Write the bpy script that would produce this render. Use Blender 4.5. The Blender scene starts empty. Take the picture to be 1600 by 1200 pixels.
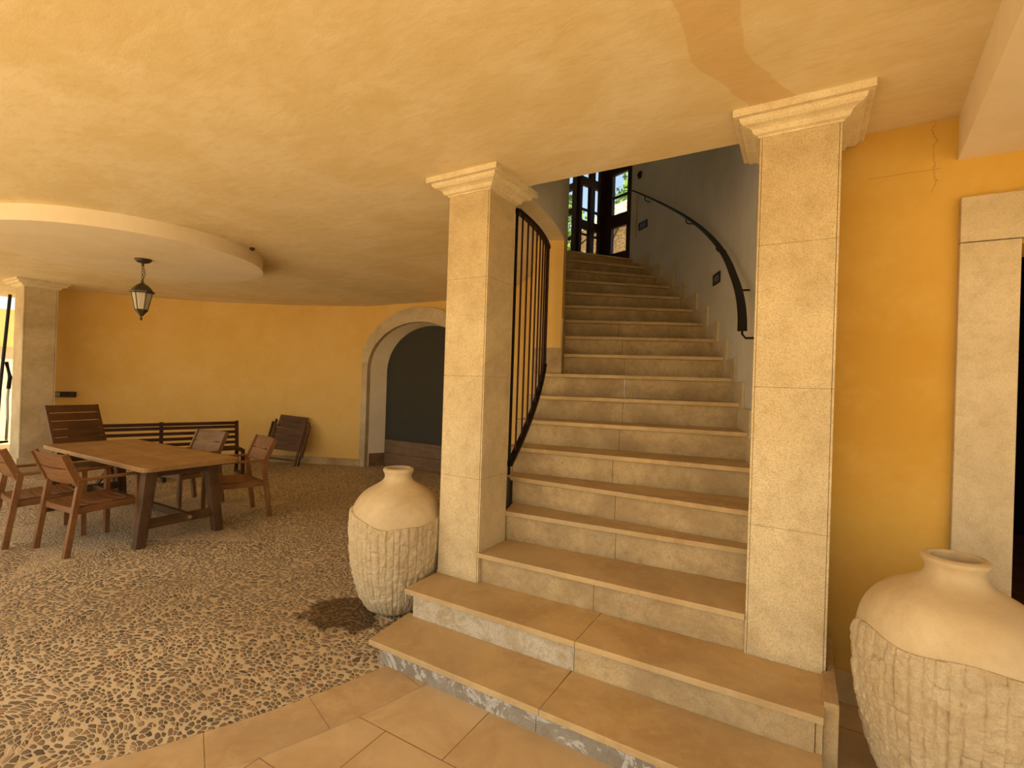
import bpy, bmesh, math, random
from math import sin, cos, pi, radians, sqrt
from mathutils import Vector, Matrix, noise
random.seed(7)
scn = bpy.context.scene
COL = scn.collection

# ------------------------------------------------------------------ camera
F_PX, YAW, PITCH, ROLL, EYE = 769.08, .53218, .00202, .0326, 1.6
cam_d = bpy.data.cameras.new('camera')
cam_d.sensor_fit = 'HORIZONTAL'; cam_d.sensor_width = 36.0
cam_d.lens = 36.0*F_PX/1600.0
cam_d.clip_start = .03; cam_d.clip_end = 300
cam = bpy.data.objects.new('camera', cam_d); COL.objects.link(cam)
_fw = Vector((-sin(YAW)*cos(PITCH), cos(YAW)*cos(PITCH), sin(PITCH)))
_r0 = Vector((cos(YAW), sin(YAW), 0)); _u0 = _r0.cross(_fw)
_r = cos(ROLL)*_r0 + sin(ROLL)*_u0; _u = -sin(ROLL)*_r0 + cos(ROLL)*_u0
cam.matrix_world = Matrix(((_r.x, _u.x, -_fw.x, 0), (_r.y, _u.y, -_fw.y, 0), (_r.z, _u.z, -_fw.z, EYE), (0, 0, 0, 1)))
scn.camera = cam

# ------------------------------------------------------------------ light
w = bpy.data.worlds.new('sky'); scn.world = w; w.use_nodes = True
wn = w.node_tree; bg = wn.nodes['Background']
sky = wn.nodes.new('ShaderNodeTexSky'); sky.sky_type = 'NISHITA'; sky.sun_disc = False
sky.sun_elevation = radians(52); sky.sun_rotation = radians(200); sky.air_density = 1.0; sky.dust_density = 1.5
wmix = wn.nodes.new('ShaderNodeMix'); wmix.data_type = 'RGBA'; wmix.blend_type = 'MULTIPLY'; wmix.inputs[0].default_value = 1.0
wmix.inputs[7].default_value = (1.0, .90, .74, 1)          # the camera's warm white balance
wn.links.new(sky.outputs[0], wmix.inputs[6]); wn.links.new(wmix.outputs[2], bg.inputs[0]); bg.inputs[1].default_value = .175
sun_d = bpy.data.lights.new('sun', 'SUN'); sun_d.energy = 5.0; sun_d.angle = radians(.6); sun_d.color = (1.0, .93, .80)
sun = bpy.data.objects.new('sun', sun_d); COL.objects.link(sun)
sun.rotation_euler = Vector((-.45, .80, -1.25)).to_track_quat('-Z', 'Y').to_euler()
vs = scn.view_settings
vs.view_transform = 'Standard'; vs.look = 'None'; vs.gamma = 1.0; vs.use_curve_mapping = False
vs.exposure = 1.08

# ------------------------------------------------------------------ dimensions
ZC = 2.975                     # ceiling height
CC = Vector((-5.8, 2.95))      # centre of the round room and of the spiral
def PC(R, deg, z=0.0):
    t = radians(deg); return Vector((CC.x+R*cos(t), CC.y+R*sin(t), z))

# ------------------------------------------------------------------ materials
class NT:
    def __init__(s, name):
        s.m = bpy.data.materials.new(name); s.m.use_nodes = True
        s.t = s.m.node_tree; s.b = s.t.nodes['Principled BSDF']
        s.b.inputs['Specular IOR Level'].default_value = .25
    def n(s, kind, **kw):
        nd = s.t.nodes.new('ShaderNode'+kind)
        for k, v in kw.items(): setattr(nd, k, v)
        return nd
    def l(s, a, b): s.t.links.new(a, b)
    def coord(s, scale=(1, 1, 1), loc=(0, 0, 0), rot=(0, 0, 0), kind='Object'):
        tc = s.n('TexCoord'); mp = s.n('Mapping'); s.l(tc.outputs[kind], mp.inputs[0])
        mp.inputs['Scale'].default_value = scale; mp.inputs['Location'].default_value = loc; mp.inputs['Rotation'].default_value = rot
        return mp.outputs[0]
    def noise(s, v, scale, detail=4, rough=.55, dist=0.0):
        nd = s.n('TexNoise'); s.l(v, nd.inputs['Vector'])
        nd.inputs['Scale'].default_value = scale; nd.inputs['Detail'].default_value = detail
        nd.inputs['Roughness'].default_value = rough; nd.inputs['Distortion'].default_value = dist
        return nd.outputs['Fac']
    def ramp(s, f, stops, interp='LINEAR'):
        nd = s.n('ValToRGB'); s.l(f, nd.inputs[0]); cr = nd.color_ramp; cr.interpolation = interp
        while len(cr.elements) < len(stops): cr.elements.new(.5)
        for e, (p, c) in zip(cr.elements, stops):
            e.position = p; e.color = (c if isinstance(c, tuple) else (c, c, c))+(1,)
        return nd.outputs[0]
    def mix(s, f, a, b, mode='MIX'):
        nd = s.n('Mix', data_type='RGBA', blend_type=mode)
        for i, v in ((0, f), (6, a), (7, b)):
            if isinstance(v, (int, float)): nd.inputs[i].default_value = v
            elif isinstance(v, tuple): nd.inputs[i].default_value = v+(1,)
            else: s.l(v, nd.inputs[i])
        return nd.outputs[2]
    def math(s, op, a, b=0.0, c=None, clamp=False):
        nd = s.n('Math', operation=op); nd.use_clamp = clamp
        for i, v in enumerate((a, b, c)):
            if v is None: continue
            if isinstance(v, (int, float)): nd.inputs[i].default_value = v
            else: s.l(v, nd.inputs[i])
        return nd.outputs[0]
    def bump(s, h, strength=.3, dist=.01):
        nd = s.n('Bump'); nd.inputs['Strength'].default_value = strength; nd.inputs['Distance'].default_value = dist
        s.l(h, nd.inputs['Height']); s.l(nd.outputs[0], s.b.inputs['Normal'])
    def done(s, col=None, rough=.8, metal=0.0):
        if col is not None:
            if isinstance(col, tuple): s.b.inputs['Base Color'].default_value = col+(1,)
            else: s.l(col, s.b.inputs['Base Color'])
        if isinstance(rough, (int, float)): s.b.inputs['Roughness'].default_value = rough
        else: s.l(rough, s.b.inputs['Roughness'])
        s.b.inputs['Metallic'].default_value = metal
        return s.m
def sr(r, g, b):
    f = lambda v: ((v/255+.055)/1.055)**2.4 if v > 10 else v/255/12.92
    return (f(r), f(g), f(b))

def m_plaster(name, c1, c2, c3, scale=.9, bump=.15, crack=False):
    k = NT(name); v = k.coord()
    a = k.noise(v, scale, 6, .6, .6); b = k.noise(v, scale*4.5, 5, .65); f = k.noise(v, 140, 2, .5)
    col = k.mix(k.ramp(a, [(.36, 0.), (.62, 1.)]), c1, c2)
    col = k.mix(k.math('MULTIPLY', k.ramp(b, [(.45, 0.), (.72, 1.)]), .5), col, c3)
    if crack:      # hairline cracks in the corner under the ceiling
        tc = k.n('TexCoord'); sp = k.n('SeparateXYZ'); k.l(tc.outputs['Object'], sp.inputs[0])
        wv = k.math('MULTIPLY', k.math('SUBTRACT', k.noise(v, 9, 4, .7), .5), .10)
        vx = k.math('ABSOLUTE', k.math('SUBTRACT', k.math('ADD', sp.outputs[0], wv), .535))
        c_1 = k.math('MULTIPLY', k.math('LESS_THAN', vx, .0016), k.math('GREATER_THAN', sp.outputs[2], 2.62))
        wz = k.math('MULTIPLY', wv, .25)
        vz = k.math('ABSOLUTE', k.math('SUBTRACT', k.math('ADD', sp.outputs[2], wz), 2.735))
        c_2 = k.math('MULTIPLY', k.math('LESS_THAN', vz, .0011), k.math('MULTIPLY', k.math('GREATER_THAN', sp.outputs[0], .27), k.math('LESS_THAN', sp.outputs[0], .56)))
        col = k.mix(k.math('MULTIPLY', k.math('MAXIMUM', c_1, c_2), .55), col, sr(110, 70, 24))
    k.bump(k.math('ADD', k.math('MULTIPLY', f, .25), b), bump, .012)
    return k.done(col, .92)

def m_ceiling():
    k = NT('ceiling_plaster'); v = k.coord()
    tc = k.n('TexCoord'); sp = k.n('SeparateXYZ'); k.l(tc.outputs['Object'], sp.inputs[0])
    a = k.noise(v, .55, 7, .62, 1.2); b = k.noise(k.coord(scale=(1, 2.2, 1), rot=(0, 0, .5)), 2.3, 6, .6, .4); f = k.noise(v, 160, 2, .5)
    col = k.mix(k.ramp(a, [(.40, 0.), (.54, 1.)]), sr(230, 214, 176), sr(222, 202, 154))
    col = k.mix(k.math('MULTIPLY', k.ramp(b, [(.46, 0.), (.62, 1.)]), .5), col, sr(236, 220, 184))
    g = k.noise(k.coord(scale=(1.6, 4.5, 1), rot=(0, 0, .5)), 5.0, 6, .7, .5)
    col = k.mix(k.math('MULTIPLY', k.ramp(g, [(.48, 0.), (.66, 1.)]), .35), col, sr(212, 182, 124))
    # a damp stain with its own outline beside the right pillar
    nz = k.noise(v, 3.0, 3, .5)
    bend = k.math('MULTIPLY', k.math('MAXIMUM', k.math('SUBTRACT', sp.outputs[1], 2.12), 0.0), .34)
    dx = k.math('SUBTRACT', k.math('ADD', sp.outputs[0], k.math('MULTIPLY', k.math('SUBTRACT', nz, .5), .13)), bend)
    st = k.math('MULTIPLY', k.ramp(k.math('ADD', dx, 1.0), [(.565, 0.), (.572, 1.), (.762, 1.), (.772, 0.)]), k.math('LESS_THAN', sp.outputs[1], 2.8))
    col = k.mix(k.math('MULTIPLY', st, .42), col, sr(206, 160, 88))
    k.bump(k.math('ADD', k.math('MULTIPLY', f, .12), k.math('MULTIPLY', b, .8)), .22, .02)
    return k.done(col, .9)

def m_stone(name, c1, c2, c3, speck=.35, coarse=1.6, bump=.35, vein=0.0, rough=.75, seed=0.0):
    k = NT(name); v = k.coord(loc=(seed, seed*1.7, seed*.3))
    a = k.noise(v, coarse, 7, .62, .5); b = k.noise(v, coarse*7, 5, .7); c = k.noise(v, 150, 4, .75); d = k.noise(v, 330, 2, .5)
    col = k.mix(k.ramp(a, [(.38, 0.), (.64, 1.)]), c1, c2)
    col = k.mix(k.math('MULTIPLY', k.ramp(b, [(.48, 0.), (.75, 1.)]), .55), col, c3)
    col = k.mix(k.math('MULTIPLY', k.ramp(c, [(.46, 0.), (.62, 1.)]), speck), col, k.mix(.5, c3, (.14, .09, .045)))
    cl = k.noise(v, .9, 5, .7, .8)
    col = k.mix(k.ramp(cl, [(.44, 0.), (.62, .42)]), col, k.mix(.55, c3, sr(120, 104, 82)))
    if vein:
        vn = k.noise(k.coord(scale=(3, 3, 3), loc=(4, 2, seed)), 1.1, 9, .72, 2.2)
        col = k.mix(k.math('MULTIPLY', k.ramp(vn, [(.47, 0.), (.5, 1.), (.56, .25), (.62, 0.)]), vein), col, sr(232, 226, 212))
    k.bump(k.math('ADD', k.math('MULTIPLY', c, .6), k.math('ADD', k.math('MULTIPLY', d, .3), k.math('MULTIPLY', b, .5))), bump, .006)
    return k.done(col, rough)

def m_tiles():
    k = NT('terrace_tiles'); v = k.coord(loc=(-.35, -.06, 0))
    br = k.n('TexBrick'); k.l(v, br.inputs['Vector']); br.offset = .5; br.squash = 1.0
    br.inputs['Scale'].default_value = 1.0; br.inputs['Brick Width'].default_value = .65; br.inputs['Row Height'].default_value = .405
    br.inputs['Mortar Size'].default_value = .0028; br.inputs['Mortar Smooth'].default_value = .2; br.inputs['Bias'].default_value = 0
    br.inputs['Color1'].default_value = sr(210, 184, 138)+(1,); br.inputs['Color2'].default_value = sr(200, 172, 124)+(1,)
    br.inputs['Mortar'].default_value = sr(128, 96, 60)+(1,)
    v2 = k.coord(); a = k.noise(v2, 2.6, 7, .65, .6); b = k.noise(v2, 14, 5, .7); c = k.noise(v2, 120, 3)
    col = k.mix(k.math('MULTIPLY', k.ramp(a, [(.42, 0.), (.62, 1.)]), .5), br.outputs[0], sr(176, 140, 92))
    col = k.mix(k.math('MULTIPLY', k.ramp(b, [(.55, 0.), (.75, 1.)]), .35), col, sr(212, 188, 146))
    h = k.math('ADD', k.math('MULTIPLY', br.outputs['Fac'], -1.0), k.math('MULTIPLY', b, .25))
    k.bump(k.math('ADD', h, k.math('MULTIPLY', c, .06)), .3, .006)
    return k.done(col, .6)

def m_pebbles(name, star=False):
    k = NT(name)
    tc = k.n('TexCoord'); sp = k.n('SeparateXYZ'); k.l(tc.outputs['Object'], sp.inputs[0])
    base = k.coord(scale=(1, 1, 0))
    # stones lie in drifts of changing direction: bend the domain before the cells are cut
    n1 = k.n('TexNoise'); k.l(base, n1.inputs['Vector']); n1.inputs['Scale'].default_value = 2.2; n1.inputs['Detail'].default_value = 2
    off = k.n('VectorMath', operation='SUBTRACT'); k.l(n1.outputs['Color'], off.inputs[0]); off.inputs[1].default_value = (.5, .5, .5)
    sc = k.n('VectorMath', operation='SCALE'); k.l(off.outputs[0], sc.inputs[0]); sc.inputs['Scale'].default_value = .30 if not star else .02
    ad = k.n('VectorMath', operation='ADD'); k.l(base, ad.inputs[0]); k.l(sc.outputs[0], ad.inputs[1])
    n2 = k.n('TexNoise'); k.l(base, n2.inputs['Vector']); n2.inputs['Scale'].default_value = 40; n2.inputs['Detail'].default_value = 1
    off2 = k.n('VectorMath', operation='SUBTRACT'); k.l(n2.outputs['Color'], off2.inputs[0]); off2.inputs[1].default_value = (.5, .5, .5)
    sc2 = k.n('VectorMath', operation='SCALE'); k.l(off2.outputs[0], sc2.inputs[0]); sc2.inputs['Scale'].default_value = .012
    ad2 = k.n('VectorMath', operation='ADD'); k.l(ad.outputs[0], ad2.inputs[0]); k.l(sc2.outputs[0], ad2.inputs[1])
    mp = k.n('Mapping'); k.l(ad2.outputs[0], mp.inputs[0])
    mp.inputs['Rotation'].default_value = (0, 0, radians(-18 if not star else 45)); mp.inputs['Scale'].default_value = ((23, 40, 1) if not star else (24, 52, 1))
    def vor(feat):
        nd = k.n('TexVoronoi', feature=feat, voronoi_dimensions='2D'); k.l(mp.outputs[0], nd.inputs['Vector'])
        nd.inputs['Scale'].default_value = 1.0; nd.inputs['Randomness'].default_value = .86; return nd
    f1 = vor('F1'); ed = vor('DISTANCE_TO_EDGE')
    sx = k.n('SeparateColor'); k.l(f1.outputs['Color'], sx.inputs[0])
    rad = k.math('ADD', k.math('MULTIPLY', sx.outputs[0], .28), .38)
    dome = k.math('MULTIPLY', k.math('SUBTRACT', rad, f1.outputs['Distance']), 6.0, clamp=True)
    edge = k.math('MULTIPLY', k.math('SUBTRACT', ed.outputs['Distance'], .045), 9.0, clamp=True)
    msk = k.math('MINIMUM', dome, edge)
    mcol = k.ramp(msk, [(.10, 0.), (.45, 1.)])
    if star:
        peb = k.ramp(sx.outputs[1], [(0., sr(128, 108, 80)), (.4, sr(206, 188, 150)), (.75, sr(160, 136, 98)), (1., sr(224, 208, 172))])
    else:
        peb = k.ramp(sx.outputs[1], [(0., sr(80, 74, 62)), (.25, sr(114, 104, 86)), (.45, sr(146, 122, 92)), (.6, sr(100, 94, 82)), (.8, sr(166, 144, 108)), (.93, sr(128, 94, 70)), (1., sr(206, 184, 146))])
    bn = k.noise(base, 90, 3)
    mort = k.mix(bn, sr(200, 180, 142), sr(224, 206, 168))
    big = k.noise(base, .8, 4, .55)
    mort = k.mix(k.math('MULTIPLY', k.ramp(big, [(.42, 0.), (.6, 1.)]), .6), mort, sr(172, 150, 112))
    fine = k.noise(base, 260, 2)
    peb = k.mix(k.math('MULTIPLY', fine, .25), peb, sr(150, 130, 100))
    col = k.mix(mcol, mort, peb)
    rough = .55
    if not star:
        # wet brown patch left of the small jar
        nz = k.noise(base, 5.5, 5, .6, .6)
        ddx = k.math('DIVIDE', k.math('ADD', sp.outputs[0], 2.66), .34); ddy = k.math('DIVIDE', k.math('SUBTRACT', sp.outputs[1], 2.38), .30)
        dd = k.math('ADD', k.math('MULTIPLY', ddx, ddx), k.math('MULTIPLY', ddy, ddy))
        wet = k.ramp(k.math('ADD', dd, k.math('MULTIPLY', k.math('SUBTRACT', nz, .5), 3.2)), [(.55, 1.), (.95, 0.)])
        col = k.mix(k.math('MULTIPLY', wet, .85), col, k.mix(mcol, sr(86, 60, 34), sr(44, 30, 20)))
        rough = k.math('SUBTRACT', .55, k.math('MULTIPLY', wet, .3))
    k.bump(k.math('ADD', k.math('MULTIPLY', msk, 1.0), k.math('MULTIPLY', bn, .12)), .55, .008)
    return k.done(col, rough)

def m_wood(name, c1, c2, c3, axis, rough=.5, scale=1.0):
    k = NT(name); s = [22*scale]*3; s['xyz'.index(axis)] = 1.6*scale
    v = k.coord(scale=tuple(s)); a = k.noise(v, 1.0, 6, .65, .8); b = k.noise(v, 5.0, 4, .6)
    big = k.noise(k.coord(), 3.2, 4, .6)
    col = k.mix(k.ramp(a, [(.33, 0.), (.66, 1.)]), c1, c2)
    col = k.mix(k.math('MULTIPLY', k.ramp(big, [(.45, 0.), (.68, 1.)]), .5), col, c3)
    col = k.mix(k.math('MULTIPLY', k.ramp(b, [(.55, 0.), (.7, 1.)]), .3), col, k.mix(.5, c1, (.03, .015, .006)))
    k.bump(k.math('ADD', a, k.math('MULTIPLY', b, .4)), .25, .003)
    return k.done(col, rough)

def m_plain(name, c, rough=.6, metal=0.0, nb=0.0, nscale=60):
    k = NT(name)
    if nb:
        v = k.coord(); a = k.noise(v, nscale, 4)
        col = k.mix(k.math('MULTIPLY', a, nb), c, tuple(x*.45 for x in c)); k.bump(a, .2, .003)
        return k.done(col, rough, metal)
    return k.done(c, rough, metal)

M = {}
M['ceiling'] = m_ceiling()
M['yellow'] = m_plaster('ochre_wall_plaster', sr(222, 184, 108), sr(216, 174, 92), sr(226, 192, 126))
M['orange'] = m_plaster('deep_ochre_wall_plaster', sr(204, 162, 74), sr(196, 150, 60), sr(212, 172, 92), crack=True)
M['grey'] = m_plaster('pale_stair_wall_plaster', sr(206, 200, 184), sr(196, 188, 170), sr(212, 206, 194))
M['white'] = m_plaster('pale_ceiling_plaster', sr(232, 218, 190), sr(226, 208, 174), sr(238, 228, 206))
M['pillar'] = m_stone('bush_hammered_limestone', sr(232, 212, 166), sr(218, 194, 146), sr(190, 162, 114), speck=.5, bump=.9)
M['pillar2'] = m_stone('smooth_limestone', sr(212, 194, 158), sr(196, 176, 138), sr(176, 154, 114), speck=.28, bump=.25, coarse=2.2, seed=3)
M['capital'] = m_stone('carved_limestone', sr(232, 218, 180), sr(222, 202, 158), sr(196, 172, 126), speck=.35, bump=.35, coarse=4, seed=5)
M['tread'] = m_stone('stair_tread_limestone', sr(206, 174, 118), sr(178, 144, 90), sr(216, 190, 142), speck=.22, bump=.25, coarse=2.2, rough=.5, seed=8)
M['riser'] = m_stone('stair_riser_limestone', sr(206, 180, 132), sr(178, 150, 104), sr(146, 118, 76), speck=.4, bump=.3, coarse=3.0, seed=11)
M['riser_grey'] = m_stone('weathered_grey_riser', sr(168, 156, 136), sr(150, 136, 114), sr(124, 110, 88), speck=.4, bump=.5, coarse=3, vein=.6, seed=2)
M['riser_pale'] = m_stone('bleached_riser', sr(206, 190, 158), sr(184, 162, 124), sr(156, 132, 94), speck=.45, bump=.4, coarse=3, vein=.3, seed=6)
M['tiles'] = m_tiles()
M['ring'] = m_stone('border_tile_stone', sr(208, 180, 132), sr(186, 152, 104), sr(216, 192, 148), speck=.12, bump=.15, coarse=2.4, rough=.6, seed=9)
M['pebbles'] = m_pebbles('pebble_mosaic')
M['star'] = m_pebbles('pale_pebble_star', True)
M['jar'] = m_stone('smooth_sandstone', sr(220, 198, 154), sr(212, 186, 138), sr(200, 172, 126), speck=.10, bump=.12, coarse=4, rough=.65, seed=14)
M['jar_rough'] = m_stone('chiselled_sandstone', sr(220, 200, 160), sr(206, 182, 138), sr(184, 156, 114), speck=.3, bump=.7, coarse=6, rough=.85, seed=17)
M['iron'] = m_plain('black_iron', (.018, .014, .010), .5, .6, .3)
M['iron_red'] = m_plain('rust_brown_iron', (.05, .016, .010), .5, .5, .3)
for ax in 'xyz':
    M['teak_'+ax] = m_wood('teak_'+ax, sr(138, 94, 52), sr(110, 70, 36), sr(158, 112, 66), ax)
    M['grey_teak_'+ax] = m_wood('weathered_teak_'+ax, sr(140, 108, 72), sr(116, 86, 54), sr(154, 124, 88), ax)
    M['dark_teak_'+ax] = m_wood('dark_teak_'+ax, sr(98, 66, 34), sr(76, 48, 24), sr(112, 78, 42), ax)
    M['bench_'+ax] = m_wood('bench_wood_'+ax, sr(76, 44, 28), sr(58, 32, 20), sr(88, 54, 34), ax)
    M['table_'+ax] = m_wood('table_pine_'+ax, sr(166, 128, 80), sr(136, 98, 56), sr(186, 150, 98), ax, .45, .6)
    M['tleg_'+ax] = m_wood('table_leg_'+ax, sr(92, 66, 42), sr(66, 44, 26), sr(110, 80, 50), ax)
M['window_wood'] = m_wood('dark_window_wood', sr(62, 36, 20), sr(42, 24, 13), sr(74, 44, 26), 'z')
M['dark_panel'] = m_plain('dark_green_grey_board', sr(62, 60, 50), .7, 0, .3, 8)
M['boards'] = m_wood('worn_brown_boards', sr(126, 100, 72), sr(104, 80, 56), sr(140, 114, 86), 'x')
M['black'] = m_plain('black_plastic', (.012, .011, .010), .5)
M['rubber'] = m_plain('black_rubber', (.01, .01, .01), .8)
M['grey_metal'] = m_plain('grey_painted_metal', sr(170, 178, 176), .35, .3)
M['purple'] = m_plain('dark_purple_plastic', sr(52, 34, 58), .4)
M['terracotta'] = m_plaster('terracotta_floor', sr(178, 110, 50), sr(160, 94, 40), sr(188, 122, 62), 3)
M['room_dark'] = m_plain('near_black_interior', (.02, .016, .012), .9)  # near-black colour puts the darkness of the unlit room into its walls
M['brass'] = m_plain('bronze_lantern_metal', (.09, .07, .045), .45, .6, .3)
M['switch'] = m_plain('switch_grey', sr(150, 140, 120), .5)
k = NT('frosted_lantern_glass'); k.b.inputs['Transmission Weight'].default_value = .6; M['lglass'] = k.done(sr(226, 220, 196), .35)
k = NT('window_glass'); k.b.inputs['Transmission Weight'].default_value = 1.0; k.b.inputs['IOR'].default_value = 1.02; M['glass'] = k.done((1, 1, 1), 0.0)
k = NT('smoked_light_lens'); M['lens'] = k.done(sr(104, 100, 92), .25)
M['leaf'] = None
k = NT('tree_leaves'); v = k.coord(); a = k.noise(v, 1.4, 4)
M['leaf'] = k.done(k.ramp(a, [(.35, sr(54, 84, 34)), (.5, sr(96, 128, 52)), (.65, sr(140, 164, 74))]), .6)
k = NT('straw_thatch'); v = k.coord(scale=(14, 14, 1.5)); a = k.noise(v, 1.6, 4); M['straw'] = k.done(k.ramp(a, [(.35, sr(110, 94, 72)), (.6, sr(196, 182, 154))]), .9)
M['bark'] = m_plain('bark', sr(104, 84, 62), .9, 0, .5)
M['paving'] = m_plaster('sunlit_paving', sr(222, 196, 154), sr(212, 184, 140), sr(228, 206, 170), 1.0)

# ------------------------------------------------------------------ mesh helpers
class MB:
    def __init__(s): s.v = []; s.f = []; s.sm = []
    def add(s, vs, fs, smooth=False):
        o = len(s.v); s.v += [tuple(x) for x in vs]; s.f += [tuple(i+o for i in f) for f in fs]; s.sm += [smooth]*len(fs); return s
    def box(s, x0, x1, y0, y1, z0, z1):
        return s.add([(x0, y0, z0), (x1, y0, z0), (x1, y1, z0), (x0, y1, z0), (x0, y0, z1), (x1, y0, z1), (x1, y1, z1), (x0, y1, z1)],
                     [(0, 3, 2, 1), (4, 5, 6, 7), (0, 1, 5, 4), (1, 2, 6, 5), (2, 3, 7, 6), (3, 0, 4, 7)])
    def bar(s, a, b, wd, th, up=(0, 0, 1)):
        a = Vector(a); b = Vector(b); d = (b-a).normalized(); u = Vector(up); side = d.cross(u).normalized(); u = side.cross(d)
        p = []
        for q in (a, b):
            for sx, sz in ((-1, -1), (1, -1), (1, 1), (-1, 1)): p.append(q+side*sx*wd/2+u*sz*th/2)
        return s.add(p, [(0, 1, 2, 3), (7, 6, 5, 4), (0, 4, 5, 1), (1, 5, 6, 2), (2, 6, 7, 3), (3, 7, 4, 0)])
    def sweep(s, pts, prof, closed=False, smooth=True, ups=None):
        """profile [(side, up)] carried along a polyline"""
        n = len(pts); m = len(prof); vs = []
        for i, p in enumerate(pts):
            p = Vector(p); a = Vector(pts[max(i-1, 0)]); b = Vector(pts[min(i+1, n-1)])
            if closed: a = Vector(pts[(i-1) % n]); b = Vector(pts[(i+1) % n])
            d = (b-a).normalized(); u = Vector(ups[i]) if ups else (Vector((0, 0, 1)) if abs(d.z) < .95 else Vector((0, 1, 0)))
            side = d.cross(u).normalized(); u = side.cross(d)
            for x, y in prof: vs.append(p+side*x+u*y)
        fs = []
        for i in range(n if closed else n-1):
            for j in range(m):
                a, b = i*m+j, i*m+(j+1) % m; c, e = ((i+1) % n)*m+(j+1) % m, ((i+1) % n)*m+j
                fs.append((a, b, c, e))
        if not closed: fs += [tuple(range(m))[::-1], tuple((n-1)*m+j for j in range(m))]
        return s.add(vs, fs, smooth)
    def tube(s, pts, r, seg=10, closed=False):
        return s.sweep(pts, [(r*cos(2*pi*j/seg), r*sin(2*pi*j/seg)) for j in range(seg)], closed)
    def lathe(s, prof, c=(0, 0, 0), seg=32, smooth=True, cap=True):
        vs = []; fs = []; n = len(prof)
        for r, z in prof:
            for j in range(seg): t = 2*pi*j/seg; vs.append((c[0]+r*cos(t), c[1]+r*sin(t), c[2]+z))
        for i in range(n-1):
            for j in range(seg): fs.append((i*seg+j, i*seg+(j+1) % seg, (i+1)*seg+(j+1) % seg, (i+1)*seg+j))
        if cap: fs += [tuple(range(seg))[::-1], tuple((n-1)*seg+j for j in range(seg))]
        return s.add(vs, fs, smooth)
    def prism(s, poly, z0, z1):
        n = len(poly); vs = [(p[0], p[1], z0) for p in poly]+[(p[0], p[1], z1) for p in poly]
        fs = [tuple(range(n))[::-1], tuple(range(n, 2*n))]+[(i, (i+1) % n, (i+1) % n+n, i+n) for i in range(n)]
        return s.add(vs, fs)
    def strip(s, pa, pb, z0, z1, smooth=False):
        """solid between two plan polylines of equal length"""
        n = len(pa); vs = []
        for a, b in zip(pa, pb): vs += [(a[0], a[1], z0), (b[0], b[1], z0), (b[0], b[1], z1), (a[0], a[1], z1)]
        fs = []
        for i in range(n-1):
            o = i*4
            for j in range(4): fs.append((o+j, o+(j+1) % 4, o+4+(j+1) % 4, o+4+j))
        fs += [(3, 2, 1, 0), tuple((n-1)*4+j for j in range(4))]
        return s.add(vs, fs, smooth)
    def build(s, name, mat, parent=None, bevel=0.0, seg=2, loc=None, autosmooth=False):
        me = bpy.data.meshes.new(name); me.from_pydata(s.v, [], s.f)
        for p, q in zip(me.polygons, s.sm): p.use_smooth = q
        bm = bmesh.new(); bm.from_mesh(me); bmesh.ops.remove_doubles(bm, verts=bm.verts, dist=1e-6); bmesh.ops.recalc_face_normals(bm, faces=bm.faces)
        if bevel: bmesh.ops.bevel(bm, geom=[e for e in bm.edges if e.is_manifold and e.calc_face_angle(0) > .5], offset=bevel, segments=seg, affect='EDGES', profile=.5, clamp_overlap=True)
        bm.to_mesh(me); bm.free()
        if any(s.sm): me.set_sharp_from_angle(angle=radians(38))
        if isinstance(mat, (list, tuple)):
            for m_ in mat: me.materials.append(m_)
        else: me.materials.append(mat)
        o = bpy.data.objects.new(name, me); COL.objects.link(o)
        if parent: o.parent = parent
        if loc is not None: o.location = loc
        return o
def tag(o, label=None, cat=None, group=None, kind=None):
    if label: o['label'] = label
    if cat: o['category'] = cat
    if group: o['group'] = group
    if kind: o['kind'] = kind
    return o
def empty(name, loc=(0, 0, 0), rz=0.0):
    o = bpy.data.objects.new(name, None); COL.objects.link(o); o.location = loc; o.rotation_euler = (0, 0, rz); o.empty_display_size = .1
    return o
def copy_tree(o, parent=None):
    c = o.copy(); COL.objects.link(c); c.parent = parent
    for ch in [x for x in bpy.data.objects if x.parent == o]: copy_tree(ch, c)
    return c
def struct(mb, name, mat, bevel=0.0):
    return tag(mb.build(name, mat, None, bevel), kind='structure')

# ------------------------------------------------------------------ structure: floors
RP = 3.93
def arc(R, a0, a1, n): return [PC(R, a0+(a1-a0)*i/n) for i in range(n+1)]
# the pebble court: inside the circle towards the stairs, and on to the curved wall at the back left
poly = [(p.x, p.y) for p in arc(RP, -100, 25, 60)] + [(p.x, p.y) for p in arc(RP, 25.5, 60, 14)] + [(-3.6, 7.3), (-9, 7.3), (-12.5, 5.5), (-12.5, -.9)]
struct(MB().prism(poly, -.06, 0.0), 'floor', M['pebbles'])
# tiles around it (slightly lower underneath; the court is let into them)
fl = MB()
fl.add([(-13, -3.2, -.004), (6, -3.2, -.004), (6, 3.3, -.004), (-13, 3.3, -.004), (-13, -3.2, -.1), (6, -3.2, -.1), (6, 3.3, -.1), (-13, 3.3, -.1)],
       [(0, 1, 2, 3), (7, 6, 5, 4), (0, 4, 5, 1), (1, 5, 6, 2), (2, 6, 7, 3), (3, 7, 4, 0)])
ftile = struct(fl, 'floor.001', M['tiles'])
# ring of radial border tiles round the court
rg = MB()
a = -92.0
while a < -2:
    rg.strip(arc(RP+.003, a+.03, a+6.57, 6), arc(RP+.29, a+.03, a+6.57, 6), -.03, .0005); a += 6.6
struct(rg, 'floor.002', M['ring'])
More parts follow.
